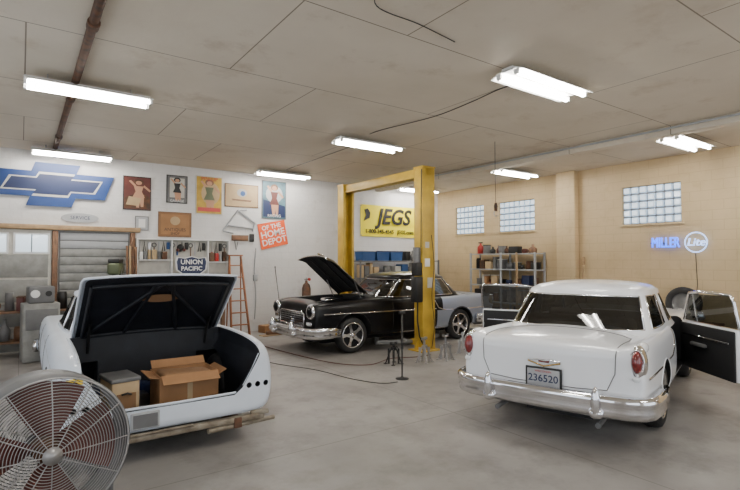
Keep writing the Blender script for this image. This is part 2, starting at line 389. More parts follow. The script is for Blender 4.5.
# ------------------------------------------------------------------ car body
def ring_pts(w, zb, zs, zc, sq=True):
    d = zs-zb; e = zc-zs
    if sq: top = [(.985*w, zs-.10), (.96*w, zs-.02), (.905*w, zs+.022), (.83*w, zs+.014), (.74*w, zs-.016+.12*e)]
    else: top = [(.975*w, zs-.10), (.94*w, zs-.02), (.88*w, zs+.01), (.82*w, zs+.006), (.74*w, zs-.004+.15*e)]
    h = [(0, zb), (.5*w, zb), (.86*w, zb), (.965*w, zb+.05), (w, zb+.33*d), (1.0*w, zb+.62*d)]+top+[(.55*w, zs+.62*e), (.28*w, zs+.92*e), (0, zc)]
    return h + [(-y, z) for (y, z) in h[-2:0:-1]]
def body(parent, stations, cutters, mats, name='body', face_fn=None, sq=True):
    rs = [[(x, y, z) for (y, z) in ring_pts(w, zb, zs, zc, sq)] for (x, w, zb, zs, zc) in stations]
    n = len(rs[0]); vs = [p for r in rs for p in r]; fs = []
    for i in range(len(rs)-1):
        for k in range(n):
            k2 = (k+1) % n; fs.append((i*n+k, i*n+k2, (i+1)*n+k2, (i+1)*n+k))
    hN = n//2
    for base in (0, (len(rs)-1)*n):
        for i in range(hN):
            a, b_, c, d = i, i+1, (n-i-1) % n, (n-i) % n
            q = []
            for t in (a, b_, c, d):
                if t not in q: q.append(t)
            fs.append([base+t for t in q])
    bb = B(); bb.ms = list(mats); bb.faces(vs, fs, mats[0], True)
    ob = bb.done(name, None)
    md = ob.modifiers.new('s', 'SUBSURF'); md.levels = 2; md.render_levels = 2
    def bake():
        bpy.context.view_layer.update()
        return bpy.data.meshes.new_from_object(ob.evaluated_get(bpy.context.evaluated_depsgraph_get()))
    me = bake(); ob.modifiers.clear(); ob.data = me
    def area0(m_): return sum(p.area for p in m_.polygons if p.material_index == 0)
    # one cut at a time; a cut that destroys the shell is retried with a tiny nudge
    for cb in cutters:
        cb.ms = list(mats)
        for f in cb.bm.faces: f.material_index = 1; f.smooth = False
        co = cb.done('cut'); ref = area0(ob.data)
        for t in range(6):
            co.location = (0.0011*t, 0.0017*t, 0.0013*t); co.scale = (1+.0007*t, 1+.0011*t, 1+.0009*t)
            bo = ob.modifiers.new('b', 'BOOLEAN'); bo.operation = 'DIFFERENCE'; bo.solver = 'EXACT'; bo.object = co
            nm = bake(); ob.modifiers.clear()
            if area0(nm) > ref*0.70 and len(nm.polygons) > 100:
                ob.data = nm; break
        bpy.data.objects.remove(co)
    me = ob.data
    for p in me.polygons:
        p.use_smooth = True
        if face_fn and p.material_index == 0: p.material_index = face_fn(p.center)
    me.set_sharp_from_angle(angle=math.radians(38))
    bvh = BVHTree.FromPolygons([v.co.copy() for v in me.vertices], [list(p.vertices) for p in me.polygons])
    ob.parent = parent; ob.name = name
    return ob, bvh
def cutbox(c, d):
    b = B(); b.ms = [M['dark']]; b.box(c, d, 'dark'); return b
def cutcyl(x, side, r, z):
    b = B(); b.ms = [M['dark']]; b.cyl((x, side*0.52, z), (x, side*1.3, z), r, 'dark', seg=40); return b
def proj(bvh, pts, d, off=0.002):
    out = []; d = Vector(d)
    for p in pts:
        h = bvh.ray_cast(Vector(p)-d*3, d)
        if h[0] is not None: out.append(h[0]-d*off)
    return out
def lerp_pts(pts, n=12):
    out = []
    for i in range(len(pts)-1):
        for k in range(n): out.append(Vector(pts[i]).lerp(Vector(pts[i+1]), k/n))
    out.append(Vector(pts[-1])); return out

def greenhouse(parent, rings, paint, pillars, top=(0, 0, 1.53)):
    b = B(); N = 120; R = []
    def pt(ring, th):
        z, xr, xf, hb, n = ring; c, s_ = math.cos(th), math.sin(th); a = (xf-xr)/2; xc = (xf+xr)/2
        return Vector((xc+a*math.copysign(abs(c)**(2/n), c), hb*math.copysign(abs(s_)**(2/n), s_), z))
    for ring in rings: R.append([pt(ring, 2*pi*k/N) for k in range(N)])
    for i in range(len(R)-1):
        for k in range(N):
            k2 = (k+1) % N; m = paint
            if i == 1:
                deg = 360*(k+.5)/N; dd = deg if deg <= 180 else 360-deg
                m = 'glass'
                for (a0, a1) in pillars:
                    if a0 <= dd <= a1: m = paint
            b.faces([R[i][k], R[i][k2], R[i+1][k2], R[i+1][k]], [(0, 1, 2, 3)], m, True)
    last = R[-1]
    for k in range(N): b.faces([last[k], last[(k+1) % N], Vector(top)], [(0, 1, 2)], paint, True)
    bmesh.ops.remove_doubles(b.bm, verts=b.bm.verts[:], dist=0.0005)
    spans = []; cur = 0
    for (a0, a1) in sorted(pillars):
        spans.append((cur, a0)); cur = a1
    spans.append((cur, 180))
    for (a0, a1) in spans:
        for sg in ((1, -1)):
            if a0 == 0 and sg == -1: continue
            if a1 == 180 and sg == -1: continue
            if a0 == 0: A = [math.radians(t) for t in range(-int(a1), int(a1)+1, 3)]+[math.radians(a1)]
            elif a1 == 180: A = [math.radians(t) for t in range(int(a0), 361-int(a0), 3)]+[math.radians(360-a0)]
            else: A = [math.radians(sg*(a0+(a1-a0)*t/16)) for t in range(17)]
            lo = [pt(rings[1], a) for a in A]; hi = [pt(rings[2], a) for a in A][::-1]
            b.tube(lo+hi, 0.011, 'chrome', 6, closed=True)
    return b.done('roof_and_windows', parent)

def bench(b, x, z, m, back=1):
    b.box((x, 0, z), (0.5, 1.25, 0.18), m, bev=0.05)
    b.box((x-0.25*back, 0, z+0.3), (0.16, 1.25, 0.5), m, rot=(0, -0.15*back, 0), bev=0.06)

def sedan55(loc, ang, paint, tone2=None, hood_open=False, doors_open=False):
    car = empty('vintage_sedan', loc, ang)
    st = [(-2.45, .79, .42, .84, .85), (-2.445, .87, .37, .935, .935), (-2.40, .90, .34, .985, .985), (-2.15, .92, .31, .995, 1.02), (-1.8, .93, .29, .985, 1.045), (-1.32, .938, .28, .975, 1.06),
          (-.8, .938, .27, .965, 1.05), (0, .938, .27, .99, 1.0), (.6, .938, .27, 1.0, 1.04), (1.0, .935, .28, 1.01, 1.08), (1.6, .93, .30, 1.0, 1.07), (2.1, .925, .33, .985, 1.04), (2.36, .91, .37, .965, 1.0), (2.43, .89, .40, .93, .95), (2.44, .82, .46, .84, .86)]
    cuts = [cutbox((-.26, 0, 1.0), (1.72, 1.38, 1.2))]
    for x, r in ((-1.32, .375), (1.60, .41)):
        for s_ in (-1, 1): cuts.append(cutcyl(x, s_, r, .36))
    if doors_open:
        cuts.append(cutbox((.10, 0, .95), (1.05, 2.4, 1.1)))
    if hood_open: cuts.append(cutbox((1.62, 0, 1.05), (1.15, 1.08, 0.85)))
    mats = [M[paint], M['dark']]
    ff = None
    if tone2:
        mats.append(M[tone2])
        ff = lambda c: 2 if (c.x < -.62 - (c.z-.6)*.5 and c.x > -2.6) else 0
    ob, bvh = body(car, st, cuts, mats, face_fn=ff)
    rings = [(.96, -1.66, .86, .86, 4.4), (1.03, -1.56, .76, .82, 4.4), (1.375, -1.18, .36, .715, 4.2), (1.42, -1.18, .40, .71, 4.0), (1.475, -1.08, .30, .645, 3.4), (1.515, -.88, .12, .49, 2.8), (1.535, -.60, -.14, .26, 2.3)]
    greenhouse(car, rings, paint, [(41, 45), (88, 91), (115, 129)], top=(-.38, 0, 1.54))
    b = B(); sm = 'seamw' if paint == 'white_paint' else 'seam'
    pts = [(-2.38, .66, 1), (-2.0, .69, 1), (-1.80, .68, 1), (-1.73, .58, 1), (-1.71, 0, 1), (-1.73, -.58, 1), (-1.80, -.68, 1), (-2.0, -.69, 1), (-2.38, -.66, 1)]
    b.tube(proj(bvh, lerp_pts(pts, 8), (0, 0, -1), .001), 0.005, sm, 5)
    rear = [(-3, .66, .95), (-3, .65, .74), (-3, .58, .58), (-3, .3, .56), (-3, -.3, .56), (-3, -.58, .58), (-3, -.65, .74), (-3, -.66, .95)]
    b.tube(proj(bvh, lerp_pts(rear, 8), (1, 0, 0), .001), 0.005, sm, 5)
    for s_ in (-1, 1):
        if not doors_open:
            d = [(.64, s_, .99), (.64, s_, .36), (-.48, s_, .36), (-.48, s_, .99)]
            b.tube(proj(bvh, lerp_pts(d, 10), (0, -s_, 0), .001), 0.004, sm, 5)
        f = [(2.25, s_, .78), (1.2, s_, .77), (.66, s_, .76)] if doors_open else [(2.25, s_, .78), (1.2, s_, .77), (0, s_, .75), (-.55, s_, .74)]
        b.tube(proj(bvh, lerp_pts(f, 10), (0, -s_, 0), -.004), 0.013, 'chrome', 6)
        f = [(-.50, s_, .96), (-.62, s_, .76), (-.8, s_, .70), (-1.6, s_, .70), (-2.30, s_, .70)]
        b.tube(proj(bvh, lerp_pts(f, 10), (0, -s_, 0), -.004), 0.013, 'chrome', 6)
        if not doors_open:
            f = [(.6, s_, .31), (0, s_, .31), (-.85, s_, .31)]
            b.tube(proj(bvh, lerp_pts(f, 10), (0, -s_, 0), -.002), 0.010, 'chrome', 6)
        for x, r in ((-1.32, .378), (1.60, .412)):
            arc = [(x+r*math.cos(t), s_, .36+r*math.sin(t)) for t in [pi*k/24 for k in range(0, 25)]]
            arc = [(p[0]+(0.006 if p[0] > x else -0.006), p[1], p[2]+.006) for p in arc]
            b.tube([p for p in proj(bvh, arc, (0, -s_, 0), -.002) if abs(p.y) > .8], 0.009, paint, 6)
    for s_ in (-1, 1):
        b.ball((-2.34, s_*.83, .84), .105, 'chrome', (1.3, .72, 1.65))
        b.ball((-2.425, s_*.83, .865), .078, 'redlens', (1.0, .66, 1.38))
        b.ball((-2.475, s_*.83, .72), .034, 'lens', (.7, 1, .8))
        b.tube([(-2.435, s_*.83+.060*math.cos(t), .865+.115*math.sin(t)) for t in [2*pi*k/20 for k in range(20)]], .007, 'chrome', 5, closed=True)
        b.ball((-2.20, s_*.835, .965), .07, paint, (2.6, .8, .8))
    b.tube([(-2.463, -.16, .775), (-2.472, 0, .735), (-2.463, .16, .775)], 0.008, 'gold', 6)
    b.tube([(-2.466, -.16, .79), (-2.474, -.06, .80), (-2.478, 0, .79), (-2.474, .06, .80), (-2.466, .16, .79)], 0.008, 'chrome', 6)
    b.box((-2.465, 0, .785), (.018, .11, .03), 'redlens', bev=.008)
    b.box((-2.478, 0, .625), (.015, .36, .20), 'black', bev=.004)
    mt = Matrix(((0, 0, -1, -2.496), (-1, 0, 0, 0), (0, 1, 0, .615), (0, 0, 0, 1)))
    b.box((-2.488, 0, .625), (.010, .32, .16), 'lgrey', bev=.003); b.text('236520', .10, mt, 'navy', .001, off=.001)
    mt2 = Matrix(((0, 0, -1, -2.496), (-1, 0, 0, 0), (0, 1, 0, .685), (0, 0, 0, 1))); b.text('WISCONSIN', .03, mt2, 'red', .001)
    prof = [(-.02, -.10), (.02, -.105), (.045, -.08), (.055, -.03), (.045, .0), (.06, .03), (.065, .07), (.04, .10), (-.02, .10)]
    path = [(-1.78, .955), (-2.0, .965), (-2.2, .965), (-2.36, .945), (-2.46, .89), (-2.52, .78), (-2.55, .62), (-2.565, .35), (-2.57, 0)]
    path = path+[(x, -y) for (x, y) in path[-2::-1]]
    b.sweep(path, prof, .46, 'chrome')
    for s_ in (-1, 1):
        b.ball((-2.63, s_*.52, .50), .05, 'chrome', (1.1, .85, 2.9)); b.ball((-2.62, s_*.52, .40), .045, 'chrome', (1.1, 1.5, 1.2))
        b.box((-2.45, s_*.45, .42), (.25, .04, .08), 'dark')
        b.cyl((-2.2, s_*.5, .25), (-2.46, s_*.5, .24), .026, 'grey', seg=12)
    fp = [(1.95, -.965), (2.2, -.975), (2.38, -.955), (2.50, -.88), (2.56, -.76), (2.59, -.55), (2.61, -.3), (2.62, 0)]
    fp = fp+[(x, -y) for (x, y) in fp[-2::-1]]
    b.sweep(fp, prof, .44, 'chrome')
    for s_ in (-1, 1):
        b.ball((2.68, s_*.42, .50), .06, 'chrome', (1.1, .9, 2.4)); b.ball((2.65, s_*.42, .40), .055, 'chrome', (1.2, 1.4, 1.2))
        b.ball((2.33, s_*.735, .83), .15, paint, (1.25, 1, 1))
        b.lathe([(.14, 0), (.14, .03), (.115, .05), (.10, .045)], (2.43, s_*.735, .825), (1, 0, 0), 'chrome', 28, cap=False)
        b.ball((2.45, s_*.735, .825), .10, 'lens', (.35, 1, 1))
        b.box((2.45, s_*.69, .60), (.04, .20, .075), 'chrome', bev=.02); b.ball((2.475, s_*.69, .60), .04, 'lens', (.4, 1.8, .7))
    b.box((2.43, 0, .67), (.05, 1.0, .26), 'dark', bev=.02)
    b.tube([(2.465, -.52, .54), (2.465, -.52, .77), (2.47, -.44, .80), (2.48, .44, .80), (2.465, .52, .77), (2.465, .52, .54), (2.47, 0, .53)], .02, 'chrome', 8, closed=True)
    for k in range(15): b.box((2.462, -.47+k*.94/14, .665), (.02, .008, .24), 'chrome')
    for k in range(6): b.box((2.462, 0, .56+k*.042), (.02, 1.0, .008), 'chrome')
    b.done('trim', car)
    b = B(); st_ = 'grey' if tone2 else 'dark'; bench(b, -.02, .58, st_); bench(b, -.88, .58, st_)
    b.box((.56, 0, .88), (.18, 1.3, .18), 'dark', bev=.05)
    b.tube([(.33+.05*math.sin(a), .36+.19*math.cos(a), .98+.19*math.sin(a)*.9) for a in [2*pi*k/24 for k in range(24)]], .012, 'black', 6, closed=True)
    b.cyl((.32, .36, .96), (.56, .36, .85), .03, 'black')
    b.box((0, 0, .22), (4.0, .7, .14), 'dark'); b.cyl((-1.32, -.7, .345), (-1.32, .7, .345), .045, 'dark'); b.cyl((1.6, -.7, .345), (1.6, .7, .345), .04, 'dark')
    b.done('interior', car)
    for x in (-1.32, 1.60):
        for s_ in (-1, 1): wheel(car, x, s_*.80, s_)
    if hood_open:
        L_ = 1.30; a = math.radians(40)
        def hood(u, v):
            y = (v-.5)*1.34; t = u*L_
            dome = .07*(1-(2*v-1)**2) - .10*max(0, u-.88)/.12*0.8 - .05*abs(2*v-1)**6
            return (0+t, y*(1-.08*u), dome)
        Rm = Matrix.Translation((.94, 0, 1.06)) @ Matrix.Rotation(-a, 4, 'Y')
        b = B(); b.grid(lambda u, v: Rm @ Vector(hood(u, v)), 14, 14, paint)
        b.grid(lambda u, v: Rm @ (Vector(hood(.03+u*.94, .03+v*.94))-Vector((0, 0, .03))), 14, 14, 'dark')
        for vv in (.2, .5, .8):
            b.tube([Rm @ (Vector(hood(.05+.85*k/10, vv))-Vector((0, 0, .045))) for k in range(11)], .02, 'black', 6)
        b.tube([Rm @ (Vector(hood(1.0, k/12))) for k in range(13)], .012, 'chrome', 6)
        b.tube([Rm @ Vector((1.0, 0, .07)), Rm @ Vector((1.15, 0, .11)), Rm @ Vector((1.28, 0, .06))], .018, 'chrome', 6)
        for s_ in (-1, 1):
            b.cyl((1.15, s_*.55, .95), tuple(Rm @ Vector((.55, s_*.55, .0))), .012, 'steel', seg=6)
        b.done('hood', car)
        b = B()
        b.box((1.6, 0, .72), (.6, .38, .28), 'grey', bev=.03)
        for s_ in (-1, 1): b.box((1.6, s_*.22, .86), (.55, .16, .10), 'chrome', rot=(s_*.35, 0, 0), bev=.03)
        b.lathe([(0, 0), (.18, 0), (.19, .02), (.19, .07), (.17, .09), (0, .10)], (1.6, 0, .92), (0, 0, 1), 'chrome', 24)
        b.box((2.12, 0, .75), (.06, .7, .42), 'black', bev=.02); b.box((1.2, .38, .9), (.2, .2, .15), 'black', bev=.03); b.cyl((1.12, -.3, .92), (1.28, -.3, .92), .11, 'chrome')
        b.done('engine', car)
    if doors_open:
        for s_ in (1, -1):
            b = B()
            b.box((-.54, 0, .66), (1.08, .07, .62), paint, bev=.025)
            b.box((-.54, -s_*.045, .65), (1.04, .03, .60), 'dark', bev=.015)
            b.box((-.54, -s_*.066, .80), (.9, .02, .02), 'chrome', bev=.005); b.box((-.45, -s_*.09, .70), (.3, .05, .05), 'grey', bev=.02)
            b.tube([(-.02, 0, .98), (-.06, -s_*.01, 1.10), (-.24, -s_*.06, 1.36), (-.5, -s_*.08, 1.39), (-1.05, -s_*.08, 1.38), (-1.08, -s_*.06, 1.30), (-1.08, 0, .98)], .019, 'chrome', 8)
            b.tube([(-.30, -s_*.06, 1.37), (-.30, 0, .98)], .012, 'chrome', 6)
            b.faces([(-.03, 0, .98), (-.24, -s_*.06, 1.35), (-1.06, -s_*.08, 1.37), (-1.07, 0, .98)], [(0, 1, 2, 3)], 'glass')
            b.tube(lerp_pts([(-.02, s_*.035, .735), (-1.07, s_*.035, .73)], 3), .012, 'chrome', 6)
            b.box((-.92, s_*.05, .86), (.12, .03, .025), 'chrome', bev=.01)
            b.ball((-.18, s_*.12, 1.04), .06, 'chrome', (.5, 1.2, 1)); b.cyl((-.15, s_*.03, .97), (-.17, s_*.10, 1.02), .012, 'chrome', seg=6)
            b.done('front_door', car, loc=(.64, s_*.92, 0), rotz=-s_*math.radians(78 if s_ > 0 else 36))
    return car

sedan55((6.86, 8.86, 0), math.radians(180), 'black_paint', 'silver_paint', hood_open=True)
A2 = math.radians(17.0)
sedan55((4.27+2.50*math.cos(A2), 3.03+2.50*math.sin(A2), 0), A2, 'white_paint', doors_open=True)

# ------------------------------------------------------------------ project car with open trunk
def project_car(loc, ang):
    car = empty('vintage_sedan', loc, ang)
    st = [(-2.62, .80, .34, .74, .75), (-2.61, .90, .28, .84, .85), (-2.54, .95, .25, .905, .92), (-2.3, .985, .23, .95, .98), (-1.9, .995, .22, .975, 1.00), (-1.35, .995, .22, .975, 1.01),
          (-.8, .99, .22, .96, .99), (0, .99, .22, .95, .97), (.8, .985, .22, .95, 1.0), (1.4, .98, .23, .93, .99), (2.1, .965, .25, .90, .95), (2.45, .94, .28, .86, .89), (2.56, .88, .34, .80, .82), (2.58, .80, .40, .72, .73)]
    cuts = []
    tz = B(); tz.ms = [M['dark']]
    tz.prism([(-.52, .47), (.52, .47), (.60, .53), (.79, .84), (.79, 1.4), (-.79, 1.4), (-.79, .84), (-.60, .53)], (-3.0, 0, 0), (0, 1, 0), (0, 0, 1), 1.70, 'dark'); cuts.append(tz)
    cuts.append(cutbox((-1.92, 0, .62), (1.25, 1.45, .64)))
    cuts.append(cutbox((-.1, 0, 1.0), (1.8, 1.5, 1.2)))
    for x in (-1.35, 1.62):
        for s_ in (-1, 1): cuts.append(cutcyl(x, s_, .38, .33))
    for s_ in (-1, 1):
        for y in (.67, .76, .85):
            c = B(); c.ms = [M['dark']]; c.cyl((-2.9, s_*y, .545), (-2.52, s_*y, .545), .028, 'dark', seg=20); cuts.append(c)
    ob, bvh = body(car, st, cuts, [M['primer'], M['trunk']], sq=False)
    rings = [(.92, -1.28, 1.0, .84, 4), (.99, -1.18, .92, .79, 4), (1.35, -.72, .42, .66, 3.8), (1.39, -.68, .40, .65, 3.6), (1.44, -.54, .28, .55, 3.0), (1.47, -.36, .10, .34, 2.4)]
    greenhouse(car, rings, 'primer', [(42, 45), (93, 96), (117, 129)], top=(-.12, 0, 1.475))
    b = B()
    for s_ in (-1, 1):
        for f in ([(2.3, s_, .80), (0, s_, .82), (-2.4, s_, .78)], [(2.3, s_, .55), (0, s_, .50), (-2.4, s_, .52)]):
            b.tube([p for p in proj(bvh, lerp_pts(f, 14), (0, -s_, 0), -.002) if abs(p.y) > .85], .006, 'lgrey', 5)
        d = [(.75, s_, .92), (.75, s_, .32), (-.45, s_, .32), (-.45, s_, .92)]
        b.tube(proj(bvh, lerp_pts(d, 10), (0, -s_, 0), .001), .005, 'seamw', 5)
    gut = [(-2.59, .54, .485), (-2.61, -.0, .485), (-2.59, -.54, .485)]
    b.tube(gut, .014, 'primer', 6)
    for s_ in (-1, 1):
        g = proj(bvh, lerp_pts([(-2.5, s_*.805, 1), (-1.9, s_*.81, 1), (-1.32, s_*.81, 1)], 8), (0, 0, -1), -.002)
        g = [p for p in g if p.z > .8]
        b.tube(g, .012, 'primer', 6)
        b.tube([(-2.60, s_*.615, .545), (-2.595, s_*.70, .68), (-2.56, s_*.795, .84)], .010, 'primer', 6)
    b.box((-2.652, .30, .385), (.02, .24, .15), 'lgrey', bev=.01); b.box((-2.664, .30, .385), (.01, .20, .115), 'grey')
    b.box((-2.60, 0, .225), (.08, 1.66, .055), 'rusttan', bev=.012); b.box((-2.64, .35, .265), (.03, .95, .02), 'rusttan', bev=.008)
    for s_ in (-1, 1):
        b.box((-2.35, s_*.55, .20), (.6, .08, .10), 'rust', bev=.01); b.box((-2.62, s_*.78, .265), (.05, .18, .04), 'rusttan', rot=(0, 0, s_*.3), bev=.01)
    b.cyl((-2.66, -.25, .18), (-2.52, -.98, .15), .022, 'rusttan')
    b.box((-2.605, .84, .785), (.03, .12, .05), 'amber', rot=(0, .25, 0), bev=.005)
    fp = [(2.1, -.99), (2.4, -.99), (2.58, -.92), (2.66, -.7), (2.70, -.35), (2.71, 0)]; fp = fp+[(x, -y) for (x, y) in fp[-2::-1]]
    b.sweep(fp, [(-.02, -.08), (.04, -.08), (.06, 0), (.04, .08), (-.02, .08)], .42, 'chrome')
    b.box((2.58, 0, .64), (.04, 1.1, .16), 'dark', bev=.01)
    for k in range(5): b.box((2.60, 0, .58+k*.03), (.02, 1.1, .008), 'chrome')
    for s_ in (-1, 1):
        for y in (.64, .80): b.ball((2.55, s_*y, .66), .075, 'lens', (.5, 1, 1)); b.lathe([(.08, 0), (.08, .02), (.07, .02)], (2.565, s_*y, .66), (1, 0, 0), 'chrome', 20, cap=False)
    b.done('trim', car)
    W, L_ = 1.54, 1.12; a = math.radians(39)
    Rm = Matrix.Translation((-1.25, 0, .975)) @ Matrix.Rotation(a, 4, 'Y')
    def lid(u, v, off=0.0):
        y = (v-.5)*W; t = -u*L_
        z = .03*(1-(2*v-1)**2)-off
        if u > .90: k = (u-.90)/.10; t = -.90*L_-.09*k; z -= .04*k*k
        return Vector((t, y*(1-.03*u if u < .90 else .97-.05*(u-.90)/.10), z))
    b = B()
    b.grid(lambda u, v: Rm @ lid(u, v), 22, 16, 'primer')
    b.grid(lambda u, v: Rm @ (lid(.02+.96*u, .02+.96*v, .03)), 22, 16, 'trunk')
    for v0, v1 in ((.06, .06), (.94, .94), (.06, .5), (.94, .5), (.32, .45), (.68, .55)):
        b.tube([Rm @ lid(.05+.80*k/10, v0+(v1-v0)*k/10, .045) for k in range(11)], .022, 'trunk', 6)
    for u0 in (.05, .84): b.tube([Rm @ lid(u0, .06+.88*k/12, .045) for k in range(13)], .024, 'trunk', 6)
    b.tube([Rm @ lid(u, v, .01) for (u, v) in [(0, k/8) for k in range(9)]+[(k/16, 1) for k in range(1, 17)]+[(1, 1-k/10) for k in range(1, 11)]+[(1-k/16, 0) for k in range(1, 16)]], .013, 'primer', 6, closed=True)
    for s_ in (-1, 1):
        b.tube([(-1.30, s_*.62, .80), (-1.36, s_*.62, .96), tuple(Rm @ Vector((-.30, s_*.62, -.03)))], .016, 'black', 6)
    lid_glow = [Rm @ (lid(.62, .5, .05)+Vector((.07*math.sin(t), .19*math.cos(t), -.004))) for t in [2*pi*k/20 for k in range(20)]]
    b.faces(lid_glow, [list(range(20))], 'card_glow')  # oval hole in the lid, its brownish light painted as a flat colour
    b.done('trunk_lid', car)
    b = B(); bench(b, .05, .5, 'dark'); bench(b, -.75, .5, 'dark'); b.box((0, 0, .2), (4.4, .8, .12), 'dark'); b.cyl((-1.35, -.7, .33), (-1.35, .7, .33), .045, 'dark'); b.done('interior', car)
    for x in (-1.35, 1.62):
        for s_ in (-1, 1): wheel(car, x, s_*.80, s_, .33, 'steel', .2)
    b = B(); c = Vector((-2.12, -.17, 0)); hh = .36; z = .315
    for dx, dy, sx, sy in ((0, .28, .42, .008), (0, -.28, .42, .008), (.21, 0, .008, .56), (-.21, 0, .008, .56)):
        b.box((c.x+dx, c.y+dy, z+hh/2), (sx, sy, hh), 'card')
    b.box((c.x, c.y, z+.01), (.42, .56, .01), 'card_glow')
    b.box((c.x-.26, c.y, z+hh-.03), (.12, .54, .006), 'card', rot=(0, -.6, 0)); b.box((c.x+.24, c.y, z+hh+.04), (.006, .54, .10), 'card', rot=(0, .8, 0))
    b.box((c.x, c.y+.32, z+hh-.01), (.40, .12, .006), 'card', rot=(.2, 0, 0)); b.box((c.x, c.y-.32, z+hh-.03), (.40, .12, .006), 'card', rot=(-.5, 0, 0))
    b.box((c.x-.02, c.y, z+hh-.06), (.36, .48, .12), 'card_glow', rot=(.06, .04, 0), bev=.02)
    b.box((c.x-.216, c.y, z+.16), (.004, .05, .3), 'tan')
    b.done('cardboard_box', car)
    b = B(); b.box((-2.2, .44, .50), (.36, .24, .37), 'tan', rot=(0, 0, .15), bev=.012); b.box((-2.2, .44, .70), (.38, .26, .04), 'grey', rot=(0, 0, .15), bev=.01)
    b.box((-2.39, .41, .48), (.01, .16, .2), 'card_glow', rot=(0, 0, .15)); b.tube([(-2.37, .36, .56), (-2.43, .41, .59), (-2.37, .48, .56)], .01, 'black'); b.done('storage_crate', car)
    b = B(); b.box((-1.6, .3, .42), (.4, .6, .16), 'navy', rot=(.1, .1, .2), bev=.05); b.box((-1.65, -.35, .48), (.3, .4, .28), 'black', rot=(.1, 0, -.2), bev=.04)
    b.cyl((-1.85, .16, .36), (-1.6, .2, .40), .07, 'steel'); b.done('spare_parts', car)
    return car
project_car((1.22, 4.75+2.62, 0), math.radians(90))

# ------------------------------------------------------------------ drum fan
fan = empty('drum_fan', (0.145, 3.80, 0), math.radians(10))
b = B(); Rf = .46; cz = .60
def P(x, y, z): return (x, y, cz+z)
b.lathe([(Rf, -.14), (Rf+.012, -.14), (Rf+.012, .14), (Rf, .14), (Rf-.006, .13), (Rf-.006, -.13)], (0, 0, cz), (0, 1, 0), 'grey', 56, cap=False)
b.done('housing', fan)
b = B()
for sg in (-1, 1):
    for k in range(1, 27):
        r = Rf*k/26; dep = .14+.06*(1-(r/Rf)**2)
        b.tube([P(r*math.cos(t), sg*dep, r*math.sin(t)) for t in [2*pi*i/48 for i in range(48)]], .0027 if k < 26 else .008, 'wire' if sg < 0 else 'black', 4, closed=True)
    for k in range(12):
        a = 2*pi*k/12
        b.tube([P(Rf*q*math.cos(a), sg*(.14+.06*(1-q*q)), Rf*q*math.sin(a)) for q in (0.08, .3, .55, .8, 1)], .004, 'wire', 4)
    b.lathe([(0, .0), (.05, 0), (.055, .008), (0, .014)], P(0, sg*.20, 0), (0, sg, 0), 'wire', 24)
b.done('wire_guard', fan)
b = B()
for k in range(4):
    a0 = 2*pi*k/4
    def bl(u, v):
        r = .07+u*.35; a = a0+(v-.5)*(1.15-.1*u); return P(r*math.cos(a), (v-.5)*.13, r*math.sin(a))
    b.grid(bl, 8, 8, 'maroon')
b.lathe([(0, -.09), (.06, -.09), (.075, -.06), (.075, .05), (.0, .06)], (0, 0, cz), (0, 1, 0), 'rust', 24)
b.cyl(P(0, .05, 0), P(0, .14, 0), .08, 'black'); b.box(P(0, .13, 0), (.9, .03, .04), 'grey')
b.done('fan_blades', fan)
b = B()
for s_ in (-1, 1):
    b.tube([(s_*.36, -.22, .025), (s_*.36, .22, .025)], .02, 'grey', 8); b.tube([(s_*.36, -.12, .03), (s_*.40, 0, cz-.28)], .016, 'grey', 8); b.tube([(s_*.36, .12, .03), (s_*.40, 0, cz-.28)], .016, 'grey', 8)
    b.cyl((s_*.40, -.03, .32), (s_*.40, .03, .32), .03, 'grey')
b.tube([(-.36, .2, .025), (.36, .2, .025)], .018, 'grey', 8)
b.done('fan_stand', fan)

# ------------------------------------------------------------------ floor items
def jack_stand(x, y, h=.42, m='steel'):
    b = B()
    for k in range(4):
        a = pi/4+k*pi/2; b.box((math.cos(a)*.085, math.sin(a)*.085, .13), (.035, .006, .27), m, rot=(0, 0, a))
        b.tube([(math.cos(a)*.14, math.sin(a)*.14, .008), (math.cos(a)*.04, math.sin(a)*.04, .27)], .012, m, 6)
        b.box((math.cos(a)*.14, math.sin(a)*.14, .006), (.05, .05, .012), m)
    b.cyl((0, 0, .10), (0, 0, h-.02), .02, m); b.cyl((0, 0, .24), (0, 0, .29), .045, m)
    b.box((0, 0, h), (.13, .05, .02), m, bev=.005); b.box((.055, 0, h+.02), (.02, .05, .04), m); b.box((-.055, 0, h+.02), (.02, .05, .04), m)
    b.tube([(0, 0, .27), (.08, 0, .29), (.12, 0, .24)], .008, m, 6)
    b.done('jack_stand', loc=(x, y, 0), rotz=random.random())
jack_stand(5.83, 6.55, .40); jack_stand(6.3, 6.5, .42); jack_stand(7.0, 6.75, .36, 'lgrey'); jack_stand(5.3, 6.75, .34, 'black'); jack_stand(7.45, 6.95, .38, 'grey')
b = B(); b.lathe([(.10, 0), (.10, .012), (.03, .025), (.013, .04), (.013, .98), (.0, .98)], (0, 0, 0), (0, 0, 1), 'black', 20)
b.cyl((0, 0, .45), (0, 0, .62), .02, 'black'); b.box((0, 0, 1.0), (.10, .05, .04), 'black', bev=.01); b.tube([(0, 0, .6), (.05, 0, .6), (.09, 0, .57)], .008, 'steel'); b.done('support_stand', loc=(4.74, 5.83, 0))
pts = [(4.55, 5.70, .008), (4.30, 5.78, .008), (4.10, 6.25, .008), (3.95, 7.1, .008), (3.6, 8.0, .008), (3.4, 9.2, .008), (3.9, 10.6, .008), (4.55, 11.5, .008)]
b = B(); b.tube(catmull(pts), .006, 'black', 6); b.done('extension_cord')
b = B(); b.tube(catmull([(6.35, 6.95, .01), (6.0, 6.95, .01), (5.5, 7.1, .01), (4.9, 6.9, .01), (4.5, 7.3, .01), (4.3, 8.2, .01), (4.15, 9.6, .01)]), .007, 'maroon', 6); b.done('air_hose')
